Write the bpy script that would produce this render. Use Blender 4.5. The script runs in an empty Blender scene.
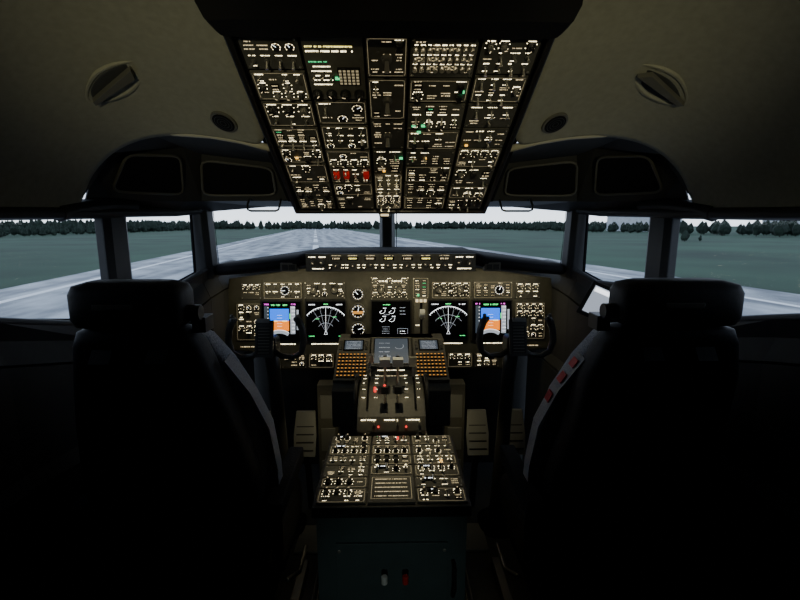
import bpy, math, random
from mathutils import Vector, Matrix
from mathutils.bvhtree import BVHTree
R = random.Random(7)

# ------------------------------------------------------------------ materials
MATS = {}
def mat(name, col, rough=0.6, metal=0.0, emis=None, es=0.0, var=0.0, bump=0.0, scale=40, spec=0.4, sample=True):
    if name in MATS: return MATS[name]
    m = bpy.data.materials.new(name); m.use_nodes = True
    nt = m.node_tree; p = nt.nodes['Principled BSDF']
    p.inputs['Base Color'].default_value = (*col, 1)
    p.inputs['Roughness'].default_value = rough
    p.inputs['Metallic'].default_value = metal
    p.inputs['Specular IOR Level'].default_value = spec
    if emis:
        p.inputs['Emission Color'].default_value = (*emis, 1)
        p.inputs['Emission Strength'].default_value = es
    if var > 0 or bump > 0:
        tc = nt.nodes.new('ShaderNodeTexCoord'); n = nt.nodes.new('ShaderNodeTexNoise')
        n.inputs['Scale'].default_value = scale; n.inputs['Detail'].default_value = 5
        nt.links.new(tc.outputs['Object'], n.inputs['Vector'])
        if var > 0:
            r = nt.nodes.new('ShaderNodeValToRGB')
            r.color_ramp.elements[0].position = .3; r.color_ramp.elements[1].position = .7
            r.color_ramp.elements[0].color = (*[c*(1-var) for c in col], 1)
            r.color_ramp.elements[1].color = (*[min(1, c*(1+var)) for c in col], 1)
            nt.links.new(n.outputs['Fac'], r.inputs['Fac']); nt.links.new(r.outputs['Color'], p.inputs['Base Color'])
        if bump > 0:
            b = nt.nodes.new('ShaderNodeBump'); b.inputs['Strength'].default_value = bump; b.inputs['Distance'].default_value = .002
            nt.links.new(n.outputs['Fac'], b.inputs['Height']); nt.links.new(b.outputs['Normal'], p.inputs['Normal'])
    if not sample:
        try: m.cycles.emission_sampling = 'NONE'
        except Exception: pass
    MATS[name] = m; return m

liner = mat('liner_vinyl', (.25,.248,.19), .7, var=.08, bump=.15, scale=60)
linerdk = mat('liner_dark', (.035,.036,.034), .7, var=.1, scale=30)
framem = mat('window_frame_paint', (.02,.021,.022), .55, var=.1)
trimm = mat('liner_trim', (.42,.40,.30), .5)
trimd = mat('recess_trim', (.10,.098,.08), .5)
black = mat('black_plastic', (.012,.012,.012), .45)
yokem = mat('yoke_enamel', (.045,.045,.044), .32)
blackm = mat('matte_black', (.006,.006,.007), .9, spec=.2)
panel = mat('panel_grey', (.078,.075,.062), .55, var=.1, bump=.1, scale=80)
panel2 = mat('panel_grey_light', (.11,.105,.085), .55, var=.1, scale=80)
mip = mat('instrument_panel_paint', (.075,.073,.057), .55, var=.12, scale=30)
pedface = mat('pedestal_paint', (.05,.075,.075), .6, var=.08, scale=20)
knobm = mat('knob_black', (.02,.02,.02), .35)
knobg = mat('knob_grey', (.12,.115,.10), .4)
metal = mat('switch_metal', (.6,.57,.5), .3, .8)
white = mat('white_marking', (.6,.6,.55), .5)
seatm = mat('seat_shell', (.010,.010,.011), .6, var=.2, bump=.3, scale=120, spec=.25)
seatf = mat('seat_fabric', (.30,.32,.37), .95, var=.35, bump=.8, scale=220)
fleece = mat('sheepskin_black', (.02,.02,.022), 1, var=.4, bump=1, scale=150)
strap = mat('harness_strap', (.34,.34,.36), .8, var=.2, bump=.4, scale=300)
strapd = mat('harness_strap_black', (.03,.03,.03), .8, var=.2, bump=.4, scale=300)
redtag = mat('red_tag', (.5,.05,.05), .6)
floorm = mat('floor_covering', (.03,.031,.03), .7, var=.3, bump=.4, scale=90)
steel = mat('brushed_steel', (.18,.18,.17), .4, .9)
alu = mat('pedal_aluminium', (.22,.22,.20), .45, .3)
screenb = mat('screen_black', (.003,.003,.004), .2)
red = mat('red_guard', (.4,.01,.01), .4, emis=(1,.02,.01), es=.18, sample=False)
redk = mat('red_knob', (.5,.03,.02), .4)
textw = mat('backlit_legend', (.5,.45,.3), .5, emis=(1,.86,.54), es=5.5, sample=False)
textd = mat('backlit_legend_dim', (.4,.36,.25), .5, emis=(1,.80,.46), es=1.2, sample=False)
lineL = mat('panel_outline', (.4,.38,.3), .5, emis=(1,.8,.45), es=.3, sample=False)
amber = mat('amber_light', (.5,.3,.05), .4, emis=(1,.5,.06), es=2, sample=False)
amberk = mat('amber_key', (.3,.15,.04), .5, emis=(1,.42,.07), es=.75, sample=False)
green = mat('green_light', (.05,.4,.15), .4, emis=(.08,1,.35), es=1.2, sample=False)
redl = mat('red_light', (.4,.02,.02), .4, emis=(1,.05,.04), es=1.6, sample=False)
scw = mat('screen_white', (.5,.5,.5), .4, emis=(.9,.95,1), es=2.2, sample=False)
scb = mat('screen_blue', (.02,.1,.5), .4, emis=(.0,.15,1.0), es=1.7)
sco = mat('screen_brown', (.4,.2,.05), .4, emis=(1.0,.22,.0), es=1.5)
scg = mat('screen_grey', (.3,.3,.3), .4, emis=(.5,.56,.66), es=.8)
scgd = mat('screen_dim', (.05,.06,.08), .3, emis=(.34,.46,.62), es=.12)
scy = mat('screen_yellow', (.5,.5,.1), .4, emis=(1,.85,.25), es=2.6, sample=False)
scm = mat('screen_magenta', (.5,.1,.5), .4, emis=(1,.1,.9), es=1.6, sample=False)
scgr = mat('screen_green', (.1,.5,.1), .4, emis=(.08,1,.25), es=1.8, sample=False)

# ------------------------------------------------------------------ builder
class B:
    def __init__(s, M=None):
        s.v=[]; s.f=[]; s.m=[]; s.mats=[]; s.M=M or Matrix()
    def mi(s,m):
        if m not in s.mats: s.mats.append(m)
        return s.mats.index(m)
    def add(s,vs,fs,m):
        n=len(s.v); k=s.mi(m)
        for p in vs: s.v.append(s.M@Vector(p))
        for f in fs: s.f.append([n+i for i in f]); s.m.append(k)
    def box(s,c,sz,m,rz=0,t=1,rx=0):
        x,y,z=[a/2 for a in sz]
        vs=[(-x,-y,-z),(x,-y,-z),(x,y,-z),(-x,y,-z),(-x*t,-y*t,z),(x*t,-y*t,z),(x*t,y*t,z),(-x*t,y*t,z)]
        Q=Matrix.Rotation(rz,3,'Z')@Matrix.Rotation(rx,3,'X'); C=Vector(c)
        s.add([C+Q@Vector(p) for p in vs],[(3,2,1,0),(4,5,6,7),(0,1,5,4),(1,2,6,5),(2,3,7,6),(3,0,4,7)],m)
    def bb(s,x0,x1,y0,y1,z0,z1,m,t=1):
        s.box(((x0+x1)/2,(y0+y1)/2,(z0+z1)/2),(x1-x0,y1-y0,z1-z0),m,t=t)
    def quad(s,u0,v0,u1,v1,w,m):
        s.add([(u0,v0,w),(u1,v0,w),(u1,v1,w),(u0,v1,w)],[(0,1,2,3)],m)
    def cyl(s,c,r,h,m,seg=12,r2=None,axis=2):
        r2 = r if r2 is None else r2
        vs=[]
        for k,(rr,hh) in enumerate(((r,0),(r2,h))):
            for i in range(seg):
                a=2*math.pi*i/seg; p=[rr*math.cos(a),rr*math.sin(a),hh]
                if axis==0: p=[p[2],p[0],p[1]]
                if axis==1: p=[p[0],p[2],p[1]]
                vs.append((c[0]+p[0],c[1]+p[1],c[2]+p[2]))
        fs=[(i,(i+1)%seg,seg+(i+1)%seg,seg+i) for i in range(seg)]
        fs+= [tuple(range(seg,2*seg)),tuple(reversed(range(seg)))]
        s.add(vs,fs,m)
    def arc(s,cx,cy,r,a0,a1,wd,w,m,n=20):
        vs=[];fs=[]
        for i in range(n+1):
            a=math.radians(a0+(a1-a0)*i/n)
            for rr in (r-wd/2,r+wd/2): vs.append((cx+rr*math.cos(a),cy+rr*math.sin(a),w))
        for i in range(n): fs.append((2*i,2*i+1,2*i+3,2*i+2))
        s.add(vs,fs,m)
    def line(s,a,b,wd,w,m):
        a=Vector(a);b=Vector(b);d=(b-a)
        if d.length<1e-6:return
        n=Vector((-d.y,d.x)).normalized()*wd/2
        s.add([(a.x-n.x,a.y-n.y,w),(b.x-n.x,b.y-n.y,w),(b.x+n.x,b.y+n.y,w),(a.x+n.x,a.y+n.y,w)],[(0,1,2,3)],m)
    def rect(s,u0,v0,u1,v1,wd,w,m):
        s.line((u0,v0),(u1,v0),wd,w,m);s.line((u1,v0),(u1,v1),wd,w,m);s.line((u1,v1),(u0,v1),wd,w,m);s.line((u0,v1),(u0,v0),wd,w,m)
    def text(s,u,v,wd,h,w,m,rng=R):
        x=u-wd/2
        while x<u+wd/2-h*.3:
            g=h*rng.choice((.45,.6,.6,.7))
            if rng.random()>.12:
                k=rng.random()
                if k<.5: s.quad(x,v-h/2,x+g,v+h/2,w,m)
                elif k<.75:
                    s.quad(x,v-h/2,x+g*.4,v+h/2,w,m); s.quad(x+g*.4,v,x+g,v+h/2,w,m)
                else:
                    s.quad(x,v+h*.2,x+g,v+h/2,w,m); s.quad(x+g*.3,v-h/2,x+g*.7,v+h*.2,w,m)
            x+=g+h*.22
    def tube(s,pts,r,m,seg=8,closed=False):
        P=[Vector(p) for p in pts]; n=len(P); rs=r if isinstance(r,(list,tuple)) else [r]*n
        vs=[];fs=[]; up=None
        for i,p in enumerate(P):
            if closed: t=P[(i+1)%n]-P[i-1]
            else: t=P[min(i+1,n-1)]-P[max(i-1,0)]
            t.normalize()
            if up is None:
                up=Vector((0,0,1)) if abs(t.z)<.9 else Vector((1,0,0))
            a=(up-t*up.dot(t)).normalized(); b=t.cross(a); up=a
            for k in range(seg):
                an=2*math.pi*k/seg; vs.append(p+(a*math.cos(an)+b*math.sin(an))*rs[i])
        for i in range(n if closed else n-1):
            j=(i+1)%n
            for k in range(seg):
                k2=(k+1)%seg; fs.append((i*seg+k,i*seg+k2,j*seg+k2,j*seg+k))
        if not closed: fs+=[tuple(reversed(range(seg))),tuple(range((n-1)*seg,n*seg))]
        s.add(vs,fs,m)
    def prism(s,pts,w0,w1,m):
        n=len(pts)
        vs=[(p[0],p[1],w0) for p in pts]+[(p[0],p[1],w1) for p in pts]
        s.add(vs,[tuple(reversed(range(n))),tuple(range(n,2*n))]+[(i,(i+1)%n,n+(i+1)%n,n+i) for i in range(n)],m)
    def loft(s,secs,m,cap=True):
        n=len(secs[0]); vs=[p for q in secs for p in q]; fs=[]
        for i in range(len(secs)-1):
            for k in range(n):
                k2=(k+1)%n; fs.append((i*n+k,i*n+k2,(i+1)*n+k2,(i+1)*n+k))
        if cap: fs+=[tuple(reversed(range(n))),tuple(range((len(secs)-1)*n,len(secs)*n))]
        s.add(vs,fs,m)
    def obj(s,name,parent=None,bevel=0,smooth=False,sub=0,solid=0,origin=None):
        me=bpy.data.meshes.new(name)
        o=bpy.data.objects.new(name,me); bpy.context.collection.objects.link(o)
        vs=s.v
        if origin is None and parent is None and vs:
            mn=Vector([min(v[i] for v in vs) for i in range(3)]); mx=Vector([max(v[i] for v in vs) for i in range(3)])
            origin=(mn+mx)/2; origin.z=mn.z
        if origin is not None:
            vs=[v-Vector(origin) for v in vs]; o.location=origin
        me.from_pydata([tuple(v) for v in vs],[],s.f)
        for m in s.mats: me.materials.append(m)
        for i,p in enumerate(me.polygons):
            p.material_index=s.m[i]; p.use_smooth=smooth
        me.update()
        if solid:
            k=o.modifiers.new('solid','SOLIDIFY'); k.thickness=solid; k.offset=0
        if sub:
            k=o.modifiers.new('sub','SUBSURF'); k.levels=sub; k.render_levels=sub
        if bevel:
            k=o.modifiers.new('bev','BEVEL'); k.width=bevel; k.segments=2; k.limit_method='ANGLE'; k.angle_limit=.6
        if parent: o.parent=parent
        return o

def frame(o,u,v):
    u=Vector(u).normalized(); v=Vector(v).normalized(); w=u.cross(v)
    M=Matrix(((u.x,v.x,w.x,o[0]),(u.y,v.y,w.y,o[1]),(u.z,v.z,w.z,o[2]),(0,0,0,1)))
    return M
def empty(name,loc=(0,0,0)):
    e=bpy.data.objects.new(name,None); e.empty_display_size=.1; e.location=loc
    bpy.context.collection.objects.link(e); return e
def sup(cx,cy,hx,hy,z,n=28,e=4):
    out=[]
    for i in range(n):
        a=2*math.pi*i/n; c,s_=math.cos(a),math.sin(a)
        out.append((cx+hx*math.copysign(abs(c)**(2/e),c),cy+hy*math.copysign(abs(s_)**(2/e),s_),z))
    return out

# ------------------------------------------------------------------ camera
cam=bpy.data.cameras.new('camera'); co=bpy.data.objects.new('camera',cam); bpy.context.collection.objects.link(co)
co.location=(0,0,1.45); co.rotation_euler=(math.radians(80),0,math.radians(-1.12)); cam.lens=20.7; cam.sensor_width=36
cam.clip_start=.02; cam.clip_end=6000
bpy.context.scene.camera=co

# ------------------------------------------------------------------ world
w=bpy.data.worlds.new('sky'); bpy.context.scene.world=w; w.use_nodes=True
nt=w.node_tree; bg=nt.nodes['Background']
tc=nt.nodes.new('ShaderNodeTexCoord'); sx=nt.nodes.new('ShaderNodeSeparateXYZ'); rp=nt.nodes.new('ShaderNodeValToRGB')
nt.links.new(tc.outputs['Generated'],sx.inputs[0]); nt.links.new(sx.outputs['Z'],rp.inputs['Fac']); nt.links.new(rp.outputs['Color'],bg.inputs['Color'])
rp.color_ramp.elements[0].position=0; rp.color_ramp.elements[0].color=(.84,.91,1,1)
rp.color_ramp.elements[1].position=.35; rp.color_ramp.elements[1].color=(.28,.34,.45,1)
e=rp.color_ramp.elements.new(.06); e.color=(.66,.76,.95,1)
bg.inputs['Strength'].default_value=2.6

# ------------------------------------------------------------------ outdoors
GZ=-3.05
ang=math.radians(9.2); RM=Matrix.Rotation(math.radians(-.8),4,'X')@Matrix.Translation((0,0,GZ))@Matrix.Rotation(ang,4,'Z')
grass=mat('grass',(.022,.062,.032),.95,var=.5,scale=.05)
def asphalt():
    m=mat('runway_concrete',(.30,.345,.39),.9)
    nt=m.node_tree;p=nt.nodes['Principled BSDF']
    tc=nt.nodes.new('ShaderNodeTexCoord'); mp=nt.nodes.new('ShaderNodeMapping'); mp.inputs['Scale'].default_value=(.5,.02,1)
    mp2=nt.nodes.new('ShaderNodeMapping'); mp2.inputs['Scale'].default_value=(.35,.2,1)
    n=nt.nodes.new('ShaderNodeTexNoise'); n.inputs['Scale'].default_value=1; n.inputs['Detail'].default_value=6
    n2=nt.nodes.new('ShaderNodeTexNoise'); n2.inputs['Scale'].default_value=1; n2.inputs['Detail'].default_value=10
    nt.links.new(tc.outputs['Object'],mp.inputs[0]);nt.links.new(mp.outputs[0],n.inputs['Vector'])
    nt.links.new(tc.outputs['Object'],mp2.inputs[0]);nt.links.new(mp2.outputs[0],n2.inputs['Vector'])
    mx=nt.nodes.new('ShaderNodeMath');mx.operation='ADD'
    nt.links.new(n.outputs['Fac'],mx.inputs[0]);nt.links.new(n2.outputs['Fac'],mx.inputs[1])
    r=nt.nodes.new('ShaderNodeValToRGB'); r.color_ramp.elements[0].position=.42;r.color_ramp.elements[1].position=.58
    mh=nt.nodes.new('ShaderNodeMath');mh.operation='MULTIPLY';mh.inputs[1].default_value=.5
    nt.links.new(mx.outputs[0],mh.inputs[0])
    r.color_ramp.elements[0].color=(.20,.215,.235,1); r.color_ramp.elements[1].color=(.52,.54,.56,1)
    nt.links.new(mh.outputs[0],r.inputs['Fac']);nt.links.new(r.outputs['Color'],p.inputs['Base Color'])
    return m
b=B(RM); b.quad(-2500,-800,2500,4000,0,grass); b.obj('grass_field',origin=(0,0,GZ))
rw=asphalt(); rwm=mat('runway_paint',(.88,.89,.9),.8)
b=B(); b.bb(-22,31,-80,1500,-.2,.03,rw)
for i in range(40): b.quad(-.6,28+i*50,.6,58+i*50,.04,rwm)
b.quad(-18.6,-80,-18.0,1500,.04,rwm); b.quad(26,-80,26.6,1500,.04,rwm)
o=b.obj('runway',origin=(0,0,0)); o.matrix_world=RM@Matrix.Translation((0,0,.02))
leaf=mat('tree_foliage',(.014,.026,.018),1,var=.5,scale=.6); bark=mat('tree_bark',(.03,.025,.02),1)
b=B(RM)
def tree(x,y,h):
    b.cyl((x,y,0),h*.03,h*.35,bark,5)
    wd=h*R.uniform(.25,.4); secs=[]
    for k,(zz,rr) in enumerate(((.08,.5),(.3,1),(.5,.9),(.72,.62),(.9,.28),(1,.05))):
        jx,jy=R.uniform(-.12,.12)*wd,R.uniform(-.12,.12)*wd
        secs.append([(x+jx+wd*rr*R.uniform(.75,1.2)*math.cos(6.283*i/6),y+jy+wd*rr*R.uniform(.75,1.2)*math.sin(6.283*i/6),h*zz) for i in range(6)])
    b.loft(secs,leaf)
for i in range(560): tree(R.uniform(-150,-112)-.0,R.uniform(-40,420),R.uniform(3.2,5.0))
for i in range(600):
    a=R.uniform(-350,420); tree(a,R.uniform(520,600),R.uniform(7,11))
for i in range(260): tree(-115-R.uniform(0,60),R.uniform(300,600),R.uniform(6,9))
for i in range(360): tree(R.uniform(175,230),R.uniform(-20,520),R.uniform(5,7.5))
for i in range(40): tree(R.uniform(95,118),R.choice((12,20,24,60,66,120))+R.uniform(-6,6),R.uniform(1.8,3.4))
b.obj('tree_line',origin=(0,0,GZ))
b=B(RM); hang=mat('hangar_cladding',(.5,.53,.56),.7,var=.1,scale=.2); roofm=mat('hangar_roof',(.2,.22,.24),.7)
for (x,y,wx,wy,h) in ((240,40,20,40,9),(245,110,16,30,11),(250,190,20,50,10),(255,330,20,60,13)):
    b.bb(x-wx/2,x+wx/2,y-wy/2,y+wy/2,0,h,hang)
    M0=b.M; b.M=RM@frame((0,0,0),(1,0,0),(0,0,1)); b.prism([(x-wx/2-1,h),(x+wx/2+1,h),(x,h+2.2)],-(y+wy/2),-(y-wy/2),roofm); b.M=M0
b.obj('airport_hangar',origin=(0,0,GZ))

# ------------------------------------------------------------------ room shell
COLS=[(1.0,-.6,1.30,1.45),(1.0,.80,1.28,1.45),(.985,1.13,1.20,1.452),(.95,1.47,1.112,1.455),(.925,1.62,1.205,1.46),(.88,1.92,1.184,1.465),(.85,2.05,1.216,1.475),(.84,2.2,1.23,1.51)]
XL=[1.02,1.02,1.0,.93,.88,.86,.845,.84]
glass=bpy.data.materials.new('window_glass'); glass.use_nodes=True
g=glass.node_tree; g.nodes.clear(); out=g.nodes.new('ShaderNodeOutputMaterial'); tr=g.nodes.new('ShaderNodeBsdfTransparent'); gl=g.nodes.new('ShaderNodeBsdfGlossy'); mx=g.nodes.new('ShaderNodeMixShader')
tr.inputs[0].default_value=(.95,.97,.97,1); gl.inputs['Roughness'].default_value=.02; mx.inputs[0].default_value=.015
g.links.new(tr.outputs[0],mx.inputs[1]);g.links.new(gl.outputs[0],mx.inputs[2]);g.links.new(mx.outputs[0],out.inputs[0])
wn=1
STN=[
 [(1.0,-.6,1.45),(.98,-.6,1.6),(.88,-.6,1.8),(.68,-.6,1.95),(.5,-.6,2.01),(.345,-.6,2.03)],
 [(1.0,.6,1.45),(.98,.6,1.6),(.88,.6,1.8),(.68,.6,1.95),(.5,.6,2.01),(.345,.6,2.03)],
 [(.99,.95,1.45),(.965,.95,1.59),(.86,.95,1.77),(.66,.95,1.90),(.5,.95,1.93),(.345,.95,1.91)],
 [(.975,1.15,1.45),(.95,1.15,1.57),(.845,1.15,1.73),(.66,1.15,1.83),(.5,1.15,1.83),(.345,1.15,1.785)],
 [(.965,1.3,1.455),(.94,1.3,1.55),(.845,1.3,1.685),(.68,1.3,1.765),(.5,1.3,1.755),(.345,1.3,1.70)],
 [(.945,1.44,1.47),(.925,1.44,1.55),(.85,1.44,1.645),(.71,1.43,1.70),(.52,1.40,1.69),(.345,1.38,1.65)]]
CAV=[
 [(.945,1.44,1.50),(.925,1.44,1.55),(.85,1.44,1.645),(.71,1.43,1.70),(.52,1.40,1.69),(.345,1.38,1.65),(.2,1.38,1.66)],
 [(.93,1.50,1.60),(.87,1.53,1.67),(.76,1.76,1.71),(.735,1.87,1.70),(.48,1.975,1.68),(.345,1.99,1.67),(0,2.0,1.67)],
 [(.945,1.47,1.50),(.93,1.58,1.515),(.82,1.88,1.52),(.78,1.95,1.525),(.474,2.04,1.53),(.345,2.07,1.53),(0,2.1,1.53)],
 [(.945,1.46,1.46),(.925,1.62,1.462),(.88,1.92,1.468),(.85,2.08,1.48),(.6,2.30,1.510),(.4,2.37,1.512),(0,2.5,1.518)]]
linobj={}
import bmesh
for side,sg in (('left',-1),('right',1)):
    S=lambda p:(sg*p[0],p[1],p[2])
    b=B()
    cols=COLS+[(.84,2.5,1.23,1.505)]; xl=XL+[.84]
    for i in range(len(cols)-1):
        (x0,y0,s0,h0),(x1,y1,s1,h1)=cols[i],cols[i+1]; a0,a1=xl[i],xl[i+1]
        prof0=[(x0,y0,s0),(a0+.01,y0,s0-.05),(a0-.02,y0,s0-.12),(a0-.02,y0,.78),(a0-.05,y0,.74),(a0-.05,y0,0)]
        prof1=[(x1,y1,s1),(a1+.01,y1,s1-.05),(a1-.02,y1,s1-.12),(a1-.02,y1,.78),(a1-.05,y1,.74),(a1-.05,y1,0)]
        for k in range(5):
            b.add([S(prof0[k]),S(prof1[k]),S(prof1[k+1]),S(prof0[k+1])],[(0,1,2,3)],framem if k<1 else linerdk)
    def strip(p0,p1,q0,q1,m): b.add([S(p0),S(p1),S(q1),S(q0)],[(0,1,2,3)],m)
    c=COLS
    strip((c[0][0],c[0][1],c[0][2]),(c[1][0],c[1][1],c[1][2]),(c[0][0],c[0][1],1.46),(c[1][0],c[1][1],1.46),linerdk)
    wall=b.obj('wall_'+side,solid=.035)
    b=B()
    def post(p,q,wdt,dep,m,slant=0):
        secs=[]
        for (P,D) in ((p,0),(q,slant)):
            x,y,z,dx,dy=P
            l=math.hypot(dx,dy); dx/=l;dy/=l; nx,ny=-dy,dx
            if nx*x>0: nx,ny=-nx,-ny
            pts=[]
            for (a,o_) in ((-wdt/2,-dep/2),(-wdt*.5,dep*.2),(-wdt*.3,dep/2),(wdt*.3,dep/2),(wdt*.5,dep*.2),(wdt/2,-dep/2)):
                pts.append((sg*(x+dx*a+nx*o_),y+dy*a+ny*o_,z))
            secs.append(pts)
        b.loft(secs,m)
    post((.937,1.59,1.08,-.025,.15),(.937,1.59,1.48,-.025,.15),.11,.045,framem)
    post((.845,2.145,1.18,-.01,.15),(.845,2.11,1.52,-.01,.15),.10,.07,framem)
    b.tube([S((x-.012,y,h+.012)) for (x,y,s0,h) in COLS]+[S((.6,2.29,1.525)),S((.4,2.37,1.528)),S((0,2.5,1.535))],.018,framem)
    b.tube([S((x-.008,y,s0)) for (x,y,s0,h) in COLS],.012,framem)
    b.tube([S((.955,1.36,1.465)),S((.95,1.43,1.48)),S((.94,1.50,1.49)),S((.93,1.58,1.495)),S((.91,1.68,1.495))],.026,framem)
    b.obj('trim_window_'+side,bevel=.006)
    def pane(pts):
        global wn
        bb=B(); 
        bb.add([S(p) for p in pts],[tuple(range(len(pts)))],glass)
        bb.tube([S(p) for p in pts],.007,blackm,6,closed=True)
        bb.obj('window_%d'%wn); wn+=1
    pane([(c[3][0]+.015,c[3][1]+.08,c[3][2]),(c[2][0]+.02,c[2][1],c[2][2]),(c[1][0]+.02,c[1][1],c[1][2]),(c[1][0]+.02,c[1][1],c[1][3]),(c[2][0]+.02,c[2][1],c[2][3]),(c[3][0]+.015,c[3][1]+.08,c[3][3])])
    pane([(c[6][0]+.02,c[6][1],c[6][2]),(c[5][0]+.02,c[5][1],c[5][2]),(c[4][0]+.02,c[4][1],c[4][2]),(c[4][0]+.02,c[4][1],c[4][3]),(c[5][0]+.02,c[5][1],c[5][3]),(c[6][0]+.02,c[6][1],c[6][3])])
    pane([(.03,2.58,1.22),(.84,2.26,1.22),(.83,2.2,1.52),(.03,2.52,1.53)])
    b=B()
    for i in range(5):
        for k in range(5):
            b.add([S(STN[i][k]),S(STN[i+1][k]),S(STN[i+1][k+1]),S(STN[i][k+1])],[(0,1,2,3)],liner)
    o=b.obj('ceiling_liner_'+side,smooth=True)
    bm=bmesh.new(); bm.from_mesh(o.data); bmesh.ops.remove_doubles(bm,verts=bm.verts,dist=1e-4); bm.to_mesh(o.data); bm.free()
    k=o.modifiers.new('sub','SUBSURF'); k.levels=3; k.render_levels=3
    k=o.modifiers.new('solid','SOLIDIFY'); k.thickness=.012; k.offset=0
    linobj[side]=o
    b=B()
    for i in range(3):
        for k in range(6):
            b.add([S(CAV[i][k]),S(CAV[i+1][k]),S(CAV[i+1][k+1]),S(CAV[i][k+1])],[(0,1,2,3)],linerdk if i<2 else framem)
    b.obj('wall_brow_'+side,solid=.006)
    b=B()
    arch=[(.935,1.435,1.515),(.93,1.435,1.54),(.89,1.435,1.605),(.845,1.432,1.65),(.80,1.43,1.678),(.74,1.428,1.694),(.66,1.42,1.70),(.52,1.40,1.688),(.43,1.388,1.672),(.345,1.38,1.65)]
    b.tube([S(p) for p in arch],.010,trimm)
    b.obj('trim_arch_'+side,smooth=True)
    for q in ([(.925,1.575,1.54),(.815,1.86,1.545),(.765,1.745,1.675),(.855,1.56,1.655)],[(.765,1.93,1.545),(.49,2.01,1.55),(.49,1.955,1.655),(.735,1.86,1.675)]):
        bb=B(); V=[Vector(S(p)) for p in q]; cc=sum(V,Vector())/4
        inn=(Vector((0,1.0,1.4))-cc).normalized()
        loop=[]
        for i in range(4):
            A,C_,D=V[i-1],V[i],V[(i+1)%4]
            for t in (0,.33,.66,1):
                p1=C_.lerp(A,.18*(1-t)); p2=C_.lerp(D,.18*t); loop.append(p1.lerp(p2,t)+inn*.008)
        bb.tube(loop,.005,trimd,6,closed=True); bb.add(loop,[tuple(range(len(loop)))],blackm)
        bb.obj('eyebrow_window')
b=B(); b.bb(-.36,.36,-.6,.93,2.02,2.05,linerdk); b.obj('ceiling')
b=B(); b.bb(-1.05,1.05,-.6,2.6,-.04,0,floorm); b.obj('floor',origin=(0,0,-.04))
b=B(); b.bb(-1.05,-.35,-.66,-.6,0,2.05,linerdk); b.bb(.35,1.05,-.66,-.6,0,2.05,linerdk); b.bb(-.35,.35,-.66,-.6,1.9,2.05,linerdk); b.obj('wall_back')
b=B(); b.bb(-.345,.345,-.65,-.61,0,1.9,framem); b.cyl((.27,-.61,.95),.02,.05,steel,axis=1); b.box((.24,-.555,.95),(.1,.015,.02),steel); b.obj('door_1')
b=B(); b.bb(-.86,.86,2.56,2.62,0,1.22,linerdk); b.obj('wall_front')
b=B(); b.loft([[(-.065,2.60,1.18),(-.045,2.52,1.18),(.005,2.52,1.18),(.025,2.60,1.18)],[(-.062,2.50,1.54),(-.045,2.42,1.54),(.005,2.42,1.54),(.022,2.50,1.54)]],framem)
b.obj('trim_windshield_post',bevel=.006)
b=B(); b.loft([sup(-.03,2.33,.026,.03,1.455,16,4),sup(-.03,2.33,.03,.034,1.475,16,4),sup(-.03,2.33,.028,.034,1.51,16,4)],black)
b.bb(-.05,-.01,2.292,2.296,1.463,1.485,textd); b.bb(-.04,-.02,2.33,2.44,1.50,1.52,black)
b.obj('magnetic_compass',bevel=.002)

bpy.context.view_layer.update()
def attach(side,p,ud=(0,1,-.4)):
    o=linobj[side]; dg=bpy.context.evaluated_depsgraph_get()
    bv=BVHTree.FromObject(o,dg); mw=o.matrix_world
    loc,nrm,_,_=bv.find_nearest(mw.inverted()@Vector(p)); loc=mw@loc; nrm=(mw.to_3x3()@nrm).normalized()
    if nrm.dot(Vector((0,.6,1.2))-loc)<0: nrm=-nrm; loc=loc+nrm*.012
    u=Vector(ud); u=(u-nrm*u.dot(nrm)).normalized(); v=nrm.cross(u)
    return frame(loc,u,v)
for side,sg in (('left',-1),('right',1)):
    b=B(attach(side,(sg*.450,1.325,1.715)))
    b.cyl((0,0,-.004),.038,.010,trimd,24,.036); b.cyl((0,0,.004),.030,.004,blackm,24)
    for r_ in (.008,.016,.024): b.arc(0,0,r_,0,360,.002,.0085,framem,24)
    b.obj('air_vent')
    b=B(attach(side,(sg*.68,1.22,1.81),(sg*1,.30,-.75)))
    b.loft([[(x,y,-.006) for x,y,z in sup(0,0,.105,.050,0,32,1.6)],[(x,y,.007) for x,y,z in sup(0,0,.100,.046,0,32,1.6)],[(x,y,.007) for x,y,z in sup(0,0,.094,.040,0,32,1.6)],[(x,y,.003) for x,y,z in sup(0,0,.088,.036,0,32,1.6)]],liner)
    b.loft([[(x,y,.001) for x,y,z in sup(0,-.004,.086,.032,0,32,1.6)],[(x,y,.004) for x,y,z in sup(0,-.004,.082,.028,0,32,1.6)]],linerdk)
    b.prism([(-.07,-.010),(.082,-.004),(.090,.008),(-.05,.016)],.004,.018,trimd)
    b.obj('escape_strap_cover',bevel=.001)
    b=B(); x=sg*.52; y=1.93
    b.tube([(x-.065,y+.03,1.53),(x-.066,y,1.505),(x-.062,y-.01,1.487),(x-.05,y-.012,1.482),(x+.05,y-.012,1.482),(x+.062,y-.01,1.487),(x+.066,y,1.505),(x+.065,y+.03,1.53)],.0045,steel)
    b.obj('grab_handle',smooth=True)

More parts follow.
